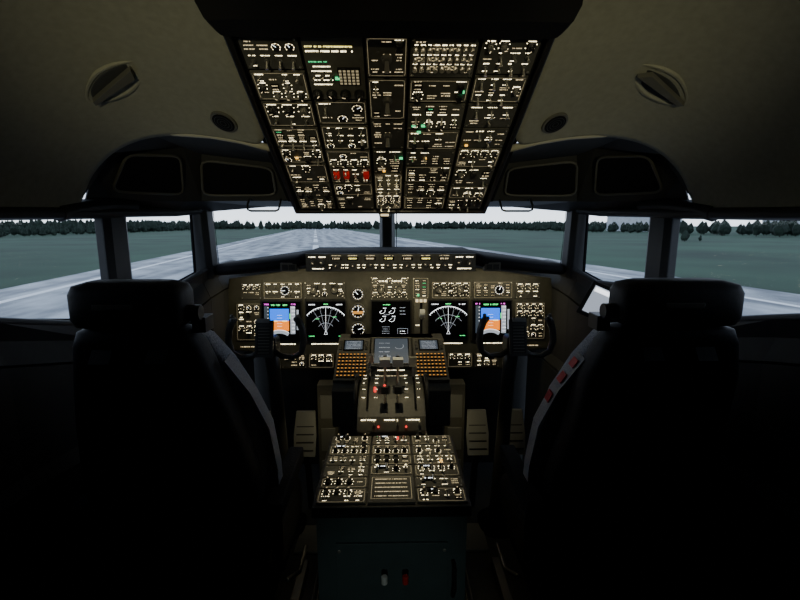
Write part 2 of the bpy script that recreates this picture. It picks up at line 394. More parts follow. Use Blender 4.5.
# ------------------------------------------------------------------ control modules
def toggle(b,u,v,w,up=1,sc=1,m=None):
    b.cyl((u,v,w),.0052*sc,.003,knobg,8)
    b.tube([(u,v,w+.002),(u,v+.003*up*sc,w+.010*sc),(u,v+.006*up*sc,w+.019*sc)],[.0018*sc,.0024*sc,.0036*sc],m or metal,6)
def knob(b,u,v,w,r=.009,m=None,a=None):
    a=R.uniform(0,6.28) if a is None else a
    b.cyl((u,v,w),r*1.15,.004,knobm,16); b.cyl((u,v,w+.003),r,.012,m or knobm,14,r*.8)
    b.line((u,v),(u+r*.75*math.cos(a),v+r*.75*math.sin(a)),.0015,w+.0156,textd)
def lamp(b,u,v,w,wd=.014,h=.008,m=None):
    b.bb(u-wd/2,u+wd/2,v-h/2,v+h/2,w,w+.003,black); b.text(u,v,wd*.75,h*.35,w+.0034,m or textd)
def guard(b,u,v,w,m):
    b.bb(u-.006,u+.006,v-.011,v+.011,w,w+.013,m,t=.85); b.bb(u-.007,u+.007,v+.008,v+.013,w,w+.016,black)
def module(b,u0,v0,u1,v1,rng,dens=1,pm=None,cell=.031,kinds=None,w0=0,g=.002,ts=1):
    w=w0+.005
    b.bb(u0+g,u1-g,v0+g,v1-g,w0,w,pm or rng.choice((panel,panel,panel2)))
    for cu in (u0+.006+g,u1-.006-g):
        for cv in (v0+.006+g,v1-.006-g): b.cyl((cu,cv,w),.0028,.0012,metal,8)
    nu=max(1,round((u1-u0-.012)/cell)); nv=max(1,round((v1-v0-.012)/cell))
    du=(u1-u0-.016)/nu; dv=(v1-v0-.016)/nv
    if rng.random()<.6: b.rect(u0+.004+g,v0+.004+g,u1-.004-g,v1-.004-g,.0009,w+.0004,lineL)
    T=w+.0005
    rowk=[rng.choice(kinds or ('tog','tog','mix','lamp','knob','mix','mix')) for _ in range(nv)]
    for j in range(nv):
        for i in range(nu):
            u=u0+.008+du*(i+.5); v=v0+.008+dv*(j+.5)
            k=rowk[j]
            if k=='mix': k=rng.choice(('tog','knob','lamp','text','gauge' if min(du,dv)>.028 else 'tog','grd','blank'))
            if k=='blank': k='text' if rng.random()<.5 else 'none'
            if rng.random()>dens*.93: k='text'
            hh=rng.choice((.0023,.0027,.0032))*ts
            if k=='none': continue
            if k=='tog':
                toggle(b,u,v,w,rng.choice((-1,1)))
                b.text(u,v+dv*.36,du*rng.uniform(.4,.75),hh,T,textw,rng)
                if rng.random()<.5: b.text(u,v-dv*.36,du*rng.uniform(.3,.5),hh*.9,T,textw,rng)
            elif k=='knob':
                knob(b,u,v,w,min(du,dv)*.27,rng.choice((knobm,knobg)))
                b.text(u,v+dv*.41,du*.6,hh,T,textw,rng)
                for q in range(5):
                    an=math.radians(-40+q*62); rr=min(du,dv)*.42
                    b.quad(u+rr*math.cos(an)-.001,v+rr*math.sin(an)-.001,u+rr*math.cos(an)+.001,v+rr*math.sin(an)+.001,T,textw)
            elif k=='lamp':
                for q in (-.22,.18):
                    lamp(b,u,v+dv*q,w,du*.62,dv*.27,rng.choice((textd,textd,textw)+((green,) if rng.random()<.04 else (textd,))))
                if rng.random()<.5: b.text(u,v+dv*.42,du*.6,hh,T,textd,rng)
            elif k=='gauge':
                r_=min(du,dv)*.4; b.cyl((u,v,w),r_,.003,black,20); b.arc(u,v,r_*.8,-40,220,.0010,w+.0034,textd,16)
                for q in range(7):
                    an=math.radians(-40+q*43); b.quad(u+r_*.8*math.cos(an)-.0008,v+r_*.8*math.sin(an)-.0008,u+r_*.8*math.cos(an)+.0008,v+r_*.8*math.sin(an)+.0008,w+.0036,textw)
                an=rng.uniform(0,3); b.line((u,v),(u+r_*.7*math.cos(an),v+r_*.7*math.sin(an)),.0015,w+.0035,scw)
            elif k=='grd':
                guard(b,u,v,w,black); b.text(u,v+dv*.43,du*.7,hh,T,textw,rng)
            else:
                for q in (-.2,.05,.3):
                    if rng.random()<.45: b.text(u,v+dv*q,du*rng.uniform(.4,.8),hh,T,textd,rng)

def par(o,e):
    bpy.context.view_layer.update(); o.parent=e; o.matrix_parent_inverse=e.matrix_world.inverted()
# ------------------------------------------------------------------ overhead panel
ov=empty('overhead_panel',(0,1.34,1.65))
vdir=Vector((0,-.62,.33)); OM=frame((0,1.65,1.488),(1,0,0),vdir)
b=B(OM)
b.prism([(-.325,-.012),(.325,-.012),(.325,.74),(-.325,.74)],-.16,-.004,blackm)
b.quad(-.32,-.01,.32,.73,-.003,blackm)
for s_ in (-1,1):
    b.bb(s_*.3315-.008,s_*.3315+.008,-.02,.74,-.16,.010,black)
    b.bb(s_*.352-.016,s_*.352+.016,-.02,.74,-.22,-.035,blackm)
b.bb(-.339,.339,-.028,-.010,-.16,.010,black)
o=b.obj('housing',bevel=.004); par(o,ov)
b=B()
b.loft([sup(0,.945,hx,.04,z_,40,14) for hx,z_ in ((.330,1.802),(.338,1.808),(.352,1.835),(.36,1.96))],blackm); o=b.obj('aft_rim'); par(o,ov)
b=B(OM)
rg=random.Random(11)
cu=[-.318,-.188,-.055,.040,.188,.318]
rows={0:[0,.075,.165,.27,.345,.43,.525,.62,.712],1:[0,.09,.165,.25,.335,.44,.53,.712],2:[0,.10,.22,.34,.46,.60,.712],3:[0,.085,.17,.26,.335,.42,.52,.60,.712],4:[0,.07,.15,.25,.345,.43,.52,.61,.712]}
for c_ in range(5):
    vs=rows[c_]
    for j in range(len(vs)-1):
        if c_==3 and j==7:
            module(b,cu[c_],vs[j],cu[c_+1],vs[j+1],rg,.0,panel2,g=.003)
            for q in range(9):
                for t in range(3):
                    uu=cu[c_]+.014+q*.0150; vv=vs[j]+.03+t*.025
                    b.cyl((uu,vv,.005),.0055,.010,metal,10); b.text(uu,vv+.0105,.009,.003,.0056,textw,rg)
            continue
        if c_==1 and j==6:
            b.bb(cu[1]+.003,cu[2]-.003,vs[j]+.003,vs[j+1]-.003,0,.005,panel2)
            b.bb(cu[1]+.07,cu[2]-.012,vs[j]+.05,vs[j]+.10,.005,.008,black)
            for a_ in range(5):
                for d_ in range(5): b.quad(cu[1]+.073+a_*.0095,vs[j]+.053+d_*.009,cu[1]+.079+a_*.0095,vs[j]+.059+d_*.009,.0085,lineL)
            b.text(-.13,vs[j]+.155,.10,.004,.0056,scy,rg); b.text(-.13,vs[j]+.143,.10,.004,.0056,textw,rg)
            for q in range(4): knob(b,cu[1]+.016+q*.033,vs[j]+.022,.005,.011); 
            for q in range(3): toggle(b,cu[1]+.015+q*.02,vs[j]+.075,.005)
            b.text(cu[1]+.03,vs[j]+.115,.04,.0035,.0056,green,rg)
            for q in range(5): b.text(cu[1]+.035,vs[j]+.05+q*.013,.045,.003,.0056,textw,rg)
            continue
        if c_==2 and j>=3:
            module(b,cu[c_],vs[j],cu[c_+1],vs[j+1],rg,.35,panel,g=.003)
            uu=(cu[2]+cu[3])/2; vv=(vs[j]+vs[j+1])/2
            b.cyl((uu,vv,.005),.012,.01,knobg,14,.010); b.tube([(uu,vv,.015),(uu,vv-.01,.035)],[.004,.006],metal,8)
            continue
        module(b,cu[c_],vs[j],cu[c_+1],vs[j+1],rg,.92,cell=rg.choice((.029,.033,.037)),g=.0042)
for uu in (-.165,-.135,-.075): 
    b.bb(uu-.009,uu+.009,.205,.232,.005,.018,red,t=.85)
for (uu,vv) in ((.06,.44),(.085,.44),(.075,.415),(.17,.56),(-.12,.60),(.03,.30)): b.bb(uu-.005,uu+.005,vv-.0025,vv+.0025,.005,.0095,green)
for (uu,vv) in ((-.02,.235),(.21,.36),(.10,.30),(-.27,.30)): b.bb(uu-.004,uu+.004,vv-.002,vv+.002,.005,.0095,amber)
o=b.obj('switch_modules'); par(o,ov)

# ------------------------------------------------------------------ instrument panel
ip=empty('instrument_panel',(0,2.22,.8))
IM=frame((0,2.22,.805),(1,0,0),(0,.129,.992))
b=B(IM)
b.prism([(-.56,-.10),(.56,-.10),(.60,-.01),(.79,.0),(.83,.12),(.80,.36),(.42,.41),(-.42,.41),(-.80,.36),(-.83,.12),(-.79,0),(-.60,-.01)],-.03,0,mip)
o=b.obj('panel_board',bevel=.006); par(o,ip)
b=B(IM)
def U(x): return (x-390)/201
def V(y): return (350-y)/201
def display(u,v,kind,hs=.095):
    b.bb(u-hs-.007,u+hs+.007,v-hs-.007,v+hs+.007,0,.010,knobm)
    b.bb(u-hs,u+hs,v-hs,v+hs,.008,.012,screenb)
    w=.0125; s=hs*.95
    if kind=='pfd':
        b.quad(u-s*.62,v+.0*s,u+s*.42,v+s*.66,w,scb); b.quad(u-s*.62,v-s*.55,u+s*.42,v,w,sco)
        b.quad(u-s*.92,v-s*.72,u-s*.68,v+s*.8,w,scgd); b.quad(u+s*.5,v-s*.72,u+s*.76,v+s*.8,w,scg); b.quad(u+s*.84,v-s*.5,u+s*.95,v+s*.6,w,scg)
        for q in range(8): b.quad(u-s*.75,v-s*.62+q*s*.19,u-s*.68,v-s*.60+q*s*.19,w+.0004,scw); b.text(u+s*.66,v-s*.6+q*s*.19,s*.16,.004,w+.0004,scw)
        for q in range(5): b.quad(u-s*.22,v-s*.3+q*s*.15,u+s*.06,v-s*.29+q*s*.15,w+.0004,scw)
        b.quad(u-s*.5,v-s*.03,u-s*.2,v+s*.01,w+.0006,scy); b.quad(u+s*.05,v-s*.03,u+s*.33,v+s*.01,w+.0006,scy)
        b.arc(u-s*.1,v-s*1.45,s*.85,55,125,.016,w+.0006,scg); b.arc(u-s*.1,v-s*1.45,s*.95,58,122,.002,w+.0008,scw)
        b.text(u-s*.1,v+s*.86,s*.9,.007,w,scgr); b.text(u-s*.8,v+s*.9,s*.25,.007,w,scm); b.text(u+s*.63,v+s*.9,s*.3,.007,w,scm)
        b.quad(u+s*.46,v+s*.1,u+s*.5,v+s*.4,w+.0006,scgr)
    elif kind=='nd':
        cy=v-s*.62
        b.arc(u,cy,s*1.38,42,138,.0032,w,scw,30); b.arc(u,cy,s*.92,38,142,.0014,w,scg,24); b.arc(u,cy,s*.5,38,142,.0014,w,scg,24)
        for q in range(17):
            a=math.radians(42+6*q); b.line((u+s*1.30*math.cos(a),cy+s*1.30*math.sin(a)),(u+s*1.37*math.cos(a),cy+s*1.37*math.sin(a)),.0013,w,scw)
        for a_ in (60,76,104,120):
            a=math.radians(a_); b.line((u+s*.1*math.cos(a),cy+s*.1*math.sin(a)),(u+s*1.3*math.cos(a),cy+s*1.3*math.sin(a)),.0010,w,scg)
        b.line((u,cy),(u,cy+s*1.38),.0013,w,scw)
        b.text(u-s*.45,v+s*.1,s*.2,.004,w,scgr); b.text(u+s*.5,v+s*.2,s*.22,.004,w,scgr)
        b.line((u-.008,cy-.012),(u,cy+.008),.0012,w,scw); b.line((u+.008,cy-.012),(u,cy+.008),.0012,w,scw); b.line((u-.008,cy-.012),(u+.008,cy-.012),.0012,w,scw)
        b.text(u-s*.75,v+s*.88,s*.35,.005,w,scw); b.text(u+s*.75,v+s*.88,s*.35,.005,w,scw); b.text(u,v+s*.9,s*.3,.005,w,scgr)
        b.text(u-s*.78,v-s*.85,s*.3,.004,w,scgr); b.text(u+s*.78,v-s*.85,s*.3,.004,w,scgr)
    elif kind=='eng':
        for k,(a,d) in enumerate(((-.5,.55),(.02,.55),(-.5,.1),(.02,.1))):
            b.arc(u+s*a,v+s*d,s*.17,-150,20,.0016,w,scw,16); b.line((u+s*a,v+s*d),(u+s*a-s*.13,v+s*d-s*.1),.0015,w,scw); b.text(u+s*a+s*.12,v+s*d+s*.12,s*.2,.004,w,scw)
        b.text(u-s*.24,v+s*.32,s*.3,.004,w,scg); b.text(u-s*.24,v+s*.86,s*.4,.005,w,scgr)
        for q in range(4): b.text(u-s*.3,v-s*.35-q*s*.12,s*.4,.003,w,scg)
        for q in range(3): b.text(u+s*.62,v+s*.7-q*s*.18,s*.3,.0035,w,scg)
        b.text(u+s*.62,v-s*.6,s*.35,.0045,w,scw); b.text(u+s*.62,v-s*.74,s*.35,.004,w,scw); b.rect(u+s*.35,v-s*.85,u+s*.9,v-s*.45,.0012,w,scg)
def disp(x,y,k): display(U(x),V(y),k)
disp(281,320,'pfd'); disp(325,320,'nd'); disp(390,320,'eng'); disp(447,320,'nd'); disp(491,320,'pfd')
def dial(u,v,r,m=scw):
    b.cyl((u,v,0),r*1.12,.010,knobg,28); b.cyl((u,v,.006),r,.0055,screenb,28)
    b.arc(u,v,r*.82,0,360,.0012,.012,textd,24)
    for q in range(12):
        a=q*math.pi/6; b.line((u+r*.68*math.cos(a),v+r*.68*math.sin(a)),(u+r*.86*math.cos(a),v+r*.86*math.sin(a)),.0020,.0121,m)
    a=R.uniform(0,6); b.line((u,v),(u+r*.65*math.cos(a),v+r*.65*math.sin(a)),.0025,.0123,m)
for y_ in (294,311,329): dial(U(357),V(y_),.036 if y_!=294 else .030)
b.quad(U(357)-.025,V(311)-.012,U(357)+.025,V(311)+.002,.0122,amberk)
rg=random.Random(5)
for (x0,x1,y0,y1,kn) in ((241,262,299,282,('knob','tog')),(263,302,299,281,('lamp','mix','tog')),(303,345,299,281,('knob','mix')),(369,408,300,276,('knob','lamp')),(411,428,299,277,('lamp',)),(430,470,299,281,('knob','mix')),(472,512,299,281,('mix','lamp')),(514,540,299,282,('knob','tog')),
    (236,262,340,302,('knob','mix')),(514,545,340,302,('knob','mix'))):
    module(b,U(x0),V(y0),U(x1),V(y1),rg,.9,panel,cell=.036,kinds=kn,ts=1.15)
for x_ in (313,334,438,459,380,398): knob(b,U(x_),V(290),.006,.017,knobg)
dial(U(285),V(290),.026); dial(U(498),V(290),.026)
b.text(U(390),V(281),.12,.006,.0062,textw)
gu=U(420)
b.bb(gu-.035,gu+.035,V(346),V(298),0,.006,panel2); b.bb(gu-.006,gu+.006,V(340),V(300),.006,.007,blackm)
b.tube([(gu,V(318),.006),(gu,V(314),.05),(gu,V(312),.075)],.006,metal); b.cyl((gu-.012,V(312),.08),.020,.024,white,20,axis=0)
for q in (0,1,2): b.bb(gu-.028+q*.02,gu-.014+q*.02,V(302),V(299),.006,.009,textd)
b.bb(gu-.02,gu-.01,V(296),V(294),.006,.009,green)
b.text(gu+.02,V(335),.025,.004,.0066,textw); b.text(gu-.018,V(325),.02,.004,.0066,textw)
for (x0,x1) in ((264,300),(304,346),(348,368),(371,410),(430,468),(472,510)):
    b.text((U(x0)+U(x1))/2,V(343.5),(U(x1)-U(x0))*.7,.0045,.001,textw)
for (x0,x1) in ((280,306),(307,333),(446,472),(473,499)): module(b,U(x0),-.09,U(x1),-.012,rg,.9,panel,cell=.04,kinds=('knob','mix','lamp'),ts=1.2)
for (x0,x1) in ((234,262),(514,546)): b.text((U(x0)+U(x1))/2,V(346),.08,.0045,.001,textd)
o=b.obj('displays_and_gauges'); par(o,ip)

# ------------------------------------------------------------------ glareshield
gs=empty('glareshield',(0,2.1,1.22))
b=B()
secs=[]
for x,a,t in ((-.83,2.17,1.235),(-.80,2.12,1.243),(-.70,2.065,1.255),(-.55,2.03,1.272),(-.42,2.01,1.288),(-.385,2.005,1.30),(0,2.005,1.302),(.385,2.005,1.30),(.42,2.01,1.288),(.55,2.03,1.272),(.70,2.065,1.255),(.80,2.12,1.243),(.83,2.17,1.235)):
    yf=2.5 if abs(x)<.5 else 2.24+ (0.83-abs(x))*.75
    secs.append([(x,a,t-.045),(x,a-.012,t-.03),(x,a-.008,t-.01),(x,a+.02,t),(x,yf,t),(x,yf,t-.05),(x,a+.05,t-.055)])
b.loft(secs,blackm); o=b.obj('hood',smooth=True); 
k=o.modifiers.new('b','BEVEL');k.width=.004;k.segments=2
par(o,gs)
GM=frame((0,1.985,1.226),(1,0,0),(0,.05,1))
b=B(GM)
b.bb(-.368,.368,0,.076,-.10,0,mip)
rg=random.Random(3)
xs=[-.365,-.27,-.20,-.13,-.05,.03,.11,.19,.27,.365]
for i in range(9):
    u0,u1=xs[i],xs[i+1]; b.bb(u0+.001,u1-.001,.003,.073,0,.004,panel2); uc=(u0+u1)/2
    if i in (0,8):
        for q in (-.022,.022): knob(b,uc+q,.038,.004,.011,knobg); b.text(uc+q,.062,.03,.004,.0046,textw)
        b.text(uc,.012,.06,.004,.0046,textw); continue
    b.bb(uc-.024,uc+.024,.048,.063,.004,.006,screenb); b.text(uc,.0555,.034,.006,.0065,textd if i%2 else scy)
    b.text(uc,.0685,.04,.003,.0046,textd)
    knob(b,uc,.028,.004,.0095,knobg)
    for q in (-.026,.026): b.bb(uc+q-.007,uc+q+.007,.010,.023,.004,.008,black); b.text(uc+q,.0165,.010,.0035,.0086,textw); b.text(uc+q,.0285,.014,.003,.0046,textw)
o=b.obj('mode_control_panel'); par(o,gs)
b=B()
for sg in (-1,1):
    x=sg*.445; b.bb(x-.035,x+.035,2.0,2.04,1.225,1.262,panel); b.bb(x-.028,x-.002,1.996,2.0,1.232,1.255,black); b.bb(x+.002,x+.028,1.996,2.0,1.232,1.255,black)
o=b.obj('master_caution_lights',bevel=.001); par(o,gs)

# ------------------------------------------------------------------ pedestal
pe=empty('center_pedestal',(0,1.3,0))
b=B()
b.bb(-.200,.200,1.10,1.462,0,.70,pedface)
b.loft([[(x,y,z) for x,y in ((-.207,1.076),(.207,1.076),(.207,1.467),(-.207,1.467))] for z in (.688,.718)],black)
b.bb(-.15,.15,1.092,1.10,.10,.60,pedface)
for x in (-.02,.035):
    b.tube([(x,1.10,.51),(x,1.075,.51),(x,1.06,.52)],.005,steel); b.cyl((x,1.055,.512),.008,.022,white if x<0 else redk,12)
b.tube([(.165,1.10,.54),(.165,1.07,.54),(.165,1.065,.48),(.165,1.09,.44)],.006,black)
for cx in (-.14,.14):
    for cz in (.12,.58): b.cyl((cx,1.088,cz),.005,.004,metal,8,axis=1)
o=b.obj('pedestal_body',bevel=.004); par(o,pe)
b=B(frame((0,1.085,.718),(1,0,0),(0,1,0)))
rg=random.Random(21)
cols=[(-.200,-.067),(-.065,.063),(.065,.200)]
for c_,(u0,u1) in enumerate(cols):
    vs=[.002,.07,.125,.19,.25,.315,.379] if c_!=1 else [.002,.135,.19,.25,.315,.379]
    for j in range(len(vs)-1):
        if c_==1 and j==0:
            b.bb(u0+.002,u1-.002,vs[j],vs[j+1]-.002,0,.006,panel)
            for q in range(5): b.text((u0+u1)/2,.03+q*.02,.09,.003,.0066,textd,rg)
            b.rect(u0+.01,.018,u1-.01,.12,.0012,.0067,lineL); continue
        module(b,u0,vs[j],u1,vs[j+1],rg,.95,panel2,cell=.029,kinds=('mix','lamp','knob','tog'))
        if rg.random()<.5:
            b.bb(u0+.02,u0+.055,vs[j+1]-.022,vs[j+1]-.010,.005,.0095,screenb); b.text(u0+.037,vs[j+1]-.016,.028,.006,.0099,scw,rg)
for (uu,vv,m_) in ((.02,.352,redl),(.15,.20,amber)): b.cyl((uu,vv,.005),.004,.008,m_,10)
o=b.obj('radio_panels'); par(o,pe)

tq=empty('throttle_quadrant',(0,1.63,0))
b=B(frame((0,0,0),(0,1,0),(0,0,1)))
prof=[(1.469,0),(1.469,.735),(1.50,.775),(1.56,.815),(1.63,.838),(1.71,.84),(1.775,.825),(1.79,.80),(1.79,0)]
b.prism(prof,-.12,.12,panel)
hump=[(1.52,.795),(1.57,.822),(1.64,.842),(1.71,.845),(1.765,.83)]
for x in (-.085,-.022,.022,.085):
    vs=[];fs=[]
    for (y_,z_) in hump: vs+=[(y_,z_,x-.004),(y_,z_,x+.004)]
    for i in range(len(hump)-1): fs.append((2*i,2*i+1,2*i+3,2*i+2))
    b.add(vs,fs,blackm)
o=b.obj('quadrant_body',bevel=.004); par(o,tq)
b=B()
for x in (-.024,.024):
    b.tube([(x,1.64,.83),(x,1.635,.90),(x,1.62,.93)],[.005,.005,.007],metal)
    b.loft([[(x-.02,1.60,.92),(x+.02,1.60,.92),(x+.02,1.635,.92),(x-.02,1.635,.92)],[(x-.019,1.597,.95),(x+.019,1.597,.95),(x+.019,1.63,.95),(x-.019,1.63,.95)]],white)
    b.tube([(x,1.66,.85),(x,1.675,.91),(x,1.68,.94)],[.004,.004,.007],steel)
    b.tube([(x,1.545,.80),(x,1.54,.85)],.004,metal); b.bb(x-.012,x+.012,1.528,1.552,.845,.872,knobm)
b.cyl((-.024,1.54,.872),.005,.004,redl,10)
b.tube([(-.085,1.73,.83),(-.085,1.745,.90)],.0045,metal); b.bb(-.10,-.07,1.73,1.76,.895,.925,metal)
b.tube([(.085,1.73,.83),(.085,1.74,.885)],.0045,metal); b.bb(.07,.10,1.725,1.755,.88,.915,metal)
b.tube([(-.06,1.60,.82),(-.06,1.60,.845)],.005,redl)
for x in (-.1,-.055,.055,.1):
    for q,zz in enumerate((.818,.834,.843,.846,.844)): b.text(x,1.56+q*.04,.012,.005,zz+.003,textw)
o=b.obj('levers',bevel=.002); par(o,tq)
b=B(frame((0,0,0),(0,1,0),(0,0,1)))
for x in (-.137,.123): 
    b.cyl((1.66,.765,x),.105,.014,knobm,40); b.arc(1.66,.765,.09,70,95,.02,x+ (.0145 if x>0 else -.0005),white,6)
o=b.obj('trim_wheels',bevel=.003); par(o,tq)
b=B(frame((0,1.47,.738),(1,0,0),(0,.6,.80)))
for u_ in (-.08,.0,.075): 
    toggle(b,u_+.02,.02,.002); b.text(u_,.035,.05,.004,.004,textw)
for (u_,m_) in ((-.045,redl),(.05,redl)): b.cyl((u_,.012,.001),.0035,.006,m_,10)
o=b.obj('start_lever_lights'); par(o,tq)

# forward electronics bay with CDUs
fb=empty('forward_pedestal',(0,2.0,0))
b=B(frame((0,0,0),(0,1,0),(0,0,1)))
b.prism([(1.80,0),(1.80,.765),(1.815,.775),(2.10,.90),(2.18,.90),(2.18,0)],-.20,.20,panel)
b.prism([(1.79,.60),(1.79,.755),(1.815,.775),(2.10,.90),(2.18,.90),(2.18,.70)],-.245,.245,panel)
o=b.obj('bay_body',bevel=.005); par(o,fb)
b=B(frame((0,1.815,.775),(1,0,0),(0,.285,.125)))
for uc in (-.17,.17):
    b.bb(uc-.072,uc+.072,.012,.29,0,.014,panel2)
    b.bb(uc-.046,uc+.046,.20,.275,.014,.017,screenb); b.quad(uc-.04,.207,uc+.04,.268,.0175,scgd)
    for q in range(6): b.text(uc,.212+q*.0098,.065,.0035,.0179,scg)
    for q in range(6):
        for s_ in (-1,1): b.bb(uc+s_*.057-.006,uc+s_*.057+.006,.209+q*.0105,.215+q*.0105,.014,.019,knobg)
    for r_ in range(7):
        for c_ in range(8):
            uu=uc-.056+c_*.016; vv=.035+r_*.0225
            b.bb(uu-.006,uu+.006,vv-.0065,vv+.0065,.014,.020,knobm,t=.9); b.quad(uu-.0035,vv-.003,uu+.0035,vv+.003,.0206,amberk)
b.bb(-.09,.09,.10,.30,0,.012,knobg); b.bb(-.08,.08,.11,.29,.012,.015,screenb); b.quad(-.075,.115,.075,.285,.0155,scgd)
for q in range(4): b.text(-.03,.25-q*.03,.05,.005,.016,scg)
b.arc(.035,.23,.02,-150,30,.002,.016,scg); b.arc(-.035,.16,.02,-150,30,.002,.016,scg)
b.text(0,.085,.12,.005,.001,textw); b.text(0,.05,.12,.005,.001,textd)
o=b.obj('control_display_units'); par(o,fb)

# ------------------------------------------------------------------ yokes
def yoke(x0):
    e=empty('control_yoke',(x0,1.9,0))
    b=B()
    b.tube([(x0,1.98,.0),(x0,1.97,.2),(x0,1.93,.55),(x0,1.89,.80),(x0,1.86,.92)],[.045,.036,.030,.028,.032],yokem,16)
    b.loft([sup(x0,1.98,.09,.09,z,24,3) for z in (0,.03)]+[sup(x0,1.98,.055,.055,.07,24,2)],blackm)
    o=b.obj('column',smooth=True); par(o,e)
    M=frame((x0,1.80,.945),(1,0,0),(0,.12,1))
    b=B(M)
    b.loft([[(x,y,z) for x,y,_ in sup(0,0,.038,.04,0,20,4)] for z in (-.07,.012)],yokem)
    o=b.obj('hub',bevel=.004); par(o,e)
    b=B(M)
    for s_ in (-1,1):
        b.tube([(s_*.02,-.015,0),(s_*.06,-.040,0),(s_*.105,-.045,0),(s_*.138,-.025,.004),(s_*.150,.02,.01),(s_*.146,.065,.012),(s_*.134,.10,.014),(s_*.12,.115,.018)],[.013,.012,.011,.012,.014,.014,.015,.013],yokem,12)
        b.tube([(s_*.13,.11,.014),(s_*.132,.128,.022)],[.009,.007],knobg,8)
        b.cyl((s_*.12,.115,.03),.006,.008,knobg,8)
    o=b.obj('horns',smooth=True); par(o,e)
    b=B(M); 
    b.box((0,.035,.035),(.070,.145,.012),yokem,rx=-.15); b.box((0,.108,.045),(.05,.016,.016),steel,rx=-.1)
    b.box((0,.03,.043),(.056,.11,.003),black,rx=-.15)
    for q in range(9): b.box((0,.078-q*.012,.0455-(.048-q*.012)*.15),(.045,.004,.001),panel2,rx=-.15)
    o=b.obj('checklist_clip',bevel=.002); par(o,e)
yoke(-.50); yoke(.505)

# ------------------------------------------------------------------ rudder pedals
for x0 in (-.50,.50):
    e=empty('rudder_pedals',(x0,2.05,0))
    b=B()
    for s_ in (-1,1):
        x=x0+s_*.088
        b.loft([[(x-.05,2.02,.34),(x+.05,2.02,.34),(x+.05,2.035,.34),(x-.05,2.035,.34)],[(x-.055,2.05,.43),(x+.055,2.05,.43),(x+.055,2.065,.43),(x-.055,2.065,.43)],[(x-.045,2.09,.54),(x+.045,2.09,.54),(x+.045,2.105,.54),(x-.045,2.105,.54)]],alu)
        for q in range(5): b.box((x,2.028+q*.0133,.37+q*.034),(.085,.006,.008),black)
        b.tube([(x,2.04,.36),(x,2.11,.22),(x,2.14,0)],.016,black)
    o=b.obj('pedal_plates',bevel=.004); par(o,e)
for sg in (-1,1):
    b=B()
    x=sg*.31
    b.loft([[(x-.05*1,2.12,z),(x+.05,2.12,z),(x+.05,2.2,z),(x-.05,2.2,z)] for z in (0,.66)],panel2)
    for q in range(3): b.bb(x-.035,x+.035,2.115,2.12,.15+q*.17,.27+q*.17,alu)
    b.obj('kick_panel',bevel=.006)

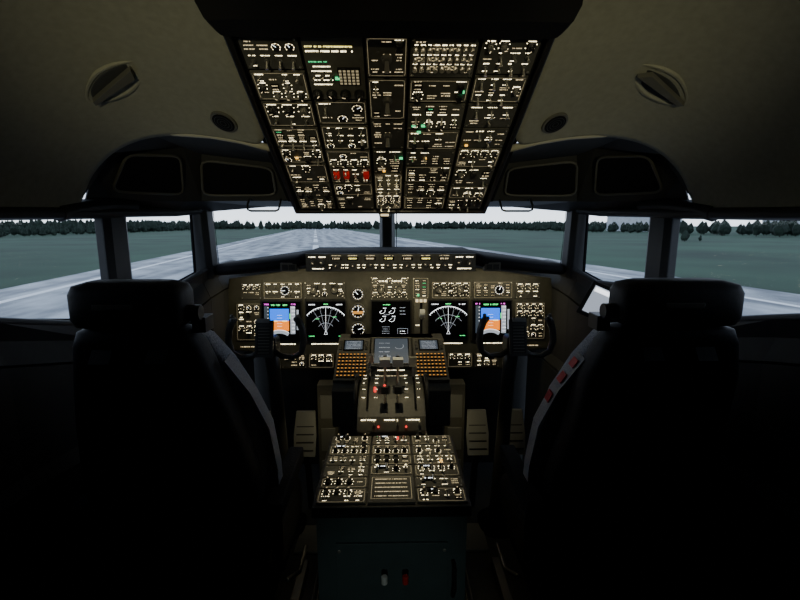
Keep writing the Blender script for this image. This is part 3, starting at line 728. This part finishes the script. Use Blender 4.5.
# ------------------------------------------------------------------ seats
def seat(x0,inn,hk=1.0):
    e=empty('pilot_seat',(x0,1.15,0)); T=Matrix.Translation((x0,1.13,0))
    def O(b,n,**k): o=b.obj(n,**k); par(o,e); return o
    b=B(T)
    b.loft([sup(0,cy,hw,hd,z,36,4) for z,cy,hw,hd in ((.42,.07,.15,.04),(.46,.06,.20,.06),(.6,.035,.222,.065),(.78,.0,.222,.066),(.95,-.04,.195,.062),(1.08,-.072,.165*hk,.058),(1.17,-.095,.142*hk,.052),(1.205,-.108,.122*hk,.046),(1.215,-.11,.10,.03))],seatm)
    O(b,'back_shell',smooth=True)
    b=B(T)
    b.loft([sup(0,cy,hw,hd,z,36,3) for z,cy,hw,hd in ((.50,.15,.20,.04),(.54,.145,.232,.062),(.7,.125,.242,.066),(.85,.09,.238,.062),(1.0,.045,.21,.06),(1.10,.01,.172,.055),(1.17,-.015,.13,.05),(1.19,-.02,.10,.03))],seatf)
    O(b,'back_cushion',smooth=True)
    b=B(T); b.loft([sup(0,-.115,hw*hk,hd,z,36,4.5) for z,hw,hd in ((1.212,.085,.03),(1.219,.114,.048),(1.235,.122,.056),(1.290,.122,.056),(1.308,.115,.048),(1.316,.088,.03))],seatm)
    O(b,'headrest',smooth=True)
    b=B(T); b.box((-.012,-.174,1.267),(.085,.003,.012),knobg)
    b.cyl((inn*.120*hk,-.12,1.245),.018,.03*inn,knobm,14,axis=0); b.box((inn*.140*hk,-.09,1.215),(.03,.05,.035),knobm)
    for s_ in (-1,1): b.tube([(s_*.07,-.10,1.15),(s_*.07,-.112,1.24)],.009,steel)
    O(b,'headrest_adjuster',bevel=.003)
    b=B(T); b.loft([sup(0,.30,hw,hd,z,36,5) for z,hw,hd in ((.34,.21,.22),(.36,.235,.245),(.42,.24,.25),(.47,.235,.245),(.495,.20,.21))],fleece)
    O(b,'seat_cushion',smooth=True)
    b=B(T)
    for s_ in (-1,1):
        b.loft([[(s_*.255+x,y,z) for x,y in ((-.024,-.02),(.024,-.02),(.024,.30),(-.024,.30))] for z in (.655,.665,.70,.705)],fleece)
        b.tube([(s_*.25,.03,.66),(s_*.247,.05,.55),(s_*.235,.08,.45)],.016,steel)
    O(b,'armrests',bevel=.018)
    b=B(T)
    b.bb(-.20,.20,.08,.52,.27,.34,black); b.loft([sup(0,.28,hx,hy,z,24,4) for z,hx,hy in ((.0,.20,.24),(.04,.20,.24),(.06,.12,.14),(.27,.12,.14))],black)
    b.bb(-.225,-.19,-.0,.58,0.0,.05,steel); b.bb(.19,.225,-.0,.58,0,.05,steel)
    b.tube([(inn*.24,.15,.33),(inn*.265,.22,.30),(inn*.265,.34,.30)],.008,steel)
    O(b,'base',bevel=.006)
    b=B(T)
    for s_ in (-1,1):
        p=[(s_*.06,-.165,1.14),(s_*.062,-.11,1.212),(s_*.07,.02,1.205),(s_*.08,.062,1.16),(s_*.09,.115,1.02),(s_*.10,.195,.80),(s_*.12,.22,.58)]
        for i in range(len(p)-1):
            a,c_=Vector(p[i]),Vector(p[i+1])
            b.add([a+Vector((-.022,0,0)),a+Vector((.022,0,0)),c_+Vector((.022,0,0)),c_+Vector((-.022,0,0))],[(0,1,2,3)],strapd)
    q=[(inn*.175,-.05,1.12),(inn*.215,.0,1.02),(inn*.244,.05,.90),(inn*.25,.09,.76),(inn*.25,.11,.62)]
    for i in range(len(q)-1):
        a,c_=Vector(q[i]),Vector(q[i+1]); d=Vector((0,.022,.004))
        b.add([a-d,a+d,c_+d,c_-d],[(0,1,2,3)],strap)
    if inn<0:
        a,c_=Vector(q[0]),Vector(q[2]); off=Vector((inn*.006,0,0)); d=Vector((0,.013,.002))
        m_=Vector(q[1])
        def at(t): return a.lerp(m_,t*2) if t<.5 else m_.lerp(c_,t*2-1)
        for t0,t1 in ((.05,.16),(.27,.40),(.56,.68)):
            b.add([at(t0)-d+off,at(t0)+d+off,at(t1)+d+off,at(t1)-d+off],[(0,1,2,3)],redtag)
    O(b,'harness',solid=.003)
seat(-.572,1); seat(.642,-1,1.12)

# ------------------------------------------------------------------ floor rails
for sg in (-1,1):
    b=B()
    for x in (.25,.30):
        b.bb(sg*x-.010,sg*x+.010,1.2,1.78,0,.012,steel); b.bb(sg*x-.004,sg*x+.004,1.2,1.78,.012,.02,black)
    b.tube([(sg*.275,1.25,.0),(sg*.275,1.27,.07),(sg*.275,1.45,.07),(sg*.28,1.73,.07),(sg*.29,1.75,0)],.008,steel)
    b.obj('seat_track',bevel=.002)
    b=B(); b.bb(sg*.37-.06,sg*.37+.06,1.80,1.98,0,.015,panel2)
    b.obj('heel_plate',bevel=.004)

# ------------------------------------------------------------------ tablet on right ledge
TM=Matrix.Translation((.770,1.66,1.143))@Matrix.Rotation(math.radians(-20),4,'Z')@Matrix.Rotation(math.radians(62),4,'X')@Matrix.Rotation(math.radians(-24),4,'Z')
b=B(TM)
b.bb(-.056,.056,-.070,.070,0,.010,black); b.quad(-.040,-.055,.040,.055,.0105,scg); b.quad(-.036,.032,.036,.050,.011,scw)
b.tube([(0,0,0),(.03,.0,-.04),(.09,.0,-.08)],.008,black)
b.obj('tablet_computer',bevel=.002)

# ------------------------------------------------------------------ lights
def light(name,typ,loc,target,energy,col,**k):
    l=bpy.data.lights.new(name,typ); l.energy=energy; l.color=col
    for a,v in k.items(): setattr(l,a,v)
    o=bpy.data.objects.new(name,l); bpy.context.collection.objects.link(o); o.location=loc
    o.rotation_euler=(Vector(target)-Vector(loc)).to_track_quat('-Z','Y').to_euler(); return o
warm=(1,.87,.52); olive=(1,.94,.62)
for i,x in enumerate((-.5,0,.5)):
    light('glareshield_flood_lamp','AREA',(x,2.09,1.19),(x,2.24,.95),.42,warm,shape='RECTANGLE',size=.42,size_y=.02)
b=B()
for sg in (-1,1):
    b.cyl((sg*.45,-.595,1.5),.035,.045,knobm,20,axis=1)
    b.bb(sg*.232-.012,sg*.232+.012,1.83,1.87,.585,.598,knobm)
b.cyl((0,-.595,1.15),.03,.03,knobm,20,axis=1)
b.obj('fill_and_footwell_fixture')  # housings invented for the back-wall fill spots, plus the footwell lamp boxes
for sg in (-1,1):
    light('liner_fill_spot','SPOT',(sg*.45,-.54,1.5),(sg*.48,1.3,1.755),34,olive,spot_size=math.radians(31),spot_blend=1,shadow_soft_size=.02)  # fill spots added behind the camera to brighten the ceiling liner
    light('footwell_lamp','SPOT',(sg*.30,1.86,.57),(sg*.40,2.1,.42),.4,warm,spot_size=math.radians(130),spot_blend=1,shadow_soft_size=.015)
light('pedestal_fill_spot','SPOT',(0,-.55,1.15),(0,1.1,.45),9,(.85,1,.97),spot_size=math.radians(24),spot_blend=1,shadow_soft_size=.02)  # faint fill added out of view to lift the pedestal front
light('overhead_fill_spot','SPOT',(0,.0,1.75),(0,1.35,1.66),8,warm,spot_size=math.radians(34),spot_blend=1,shadow_soft_size=.02)  # unseen fill hanging free above the camera, aimed at the overhead panel
light('pedestal_flood_lamp','SPOT',(0,1.64,1.470),(0,1.42,.75),9,warm,spot_size=math.radians(50),spot_blend=1,shadow_soft_size=.01)
light('mcp_fill_spot','SPOT',(0,1.30,1.60),(0,2.0,1.26),3,warm,spot_size=math.radians(46),spot_blend=1,shadow_soft_size=.01)  # small fill added to bring out the mode control panel face
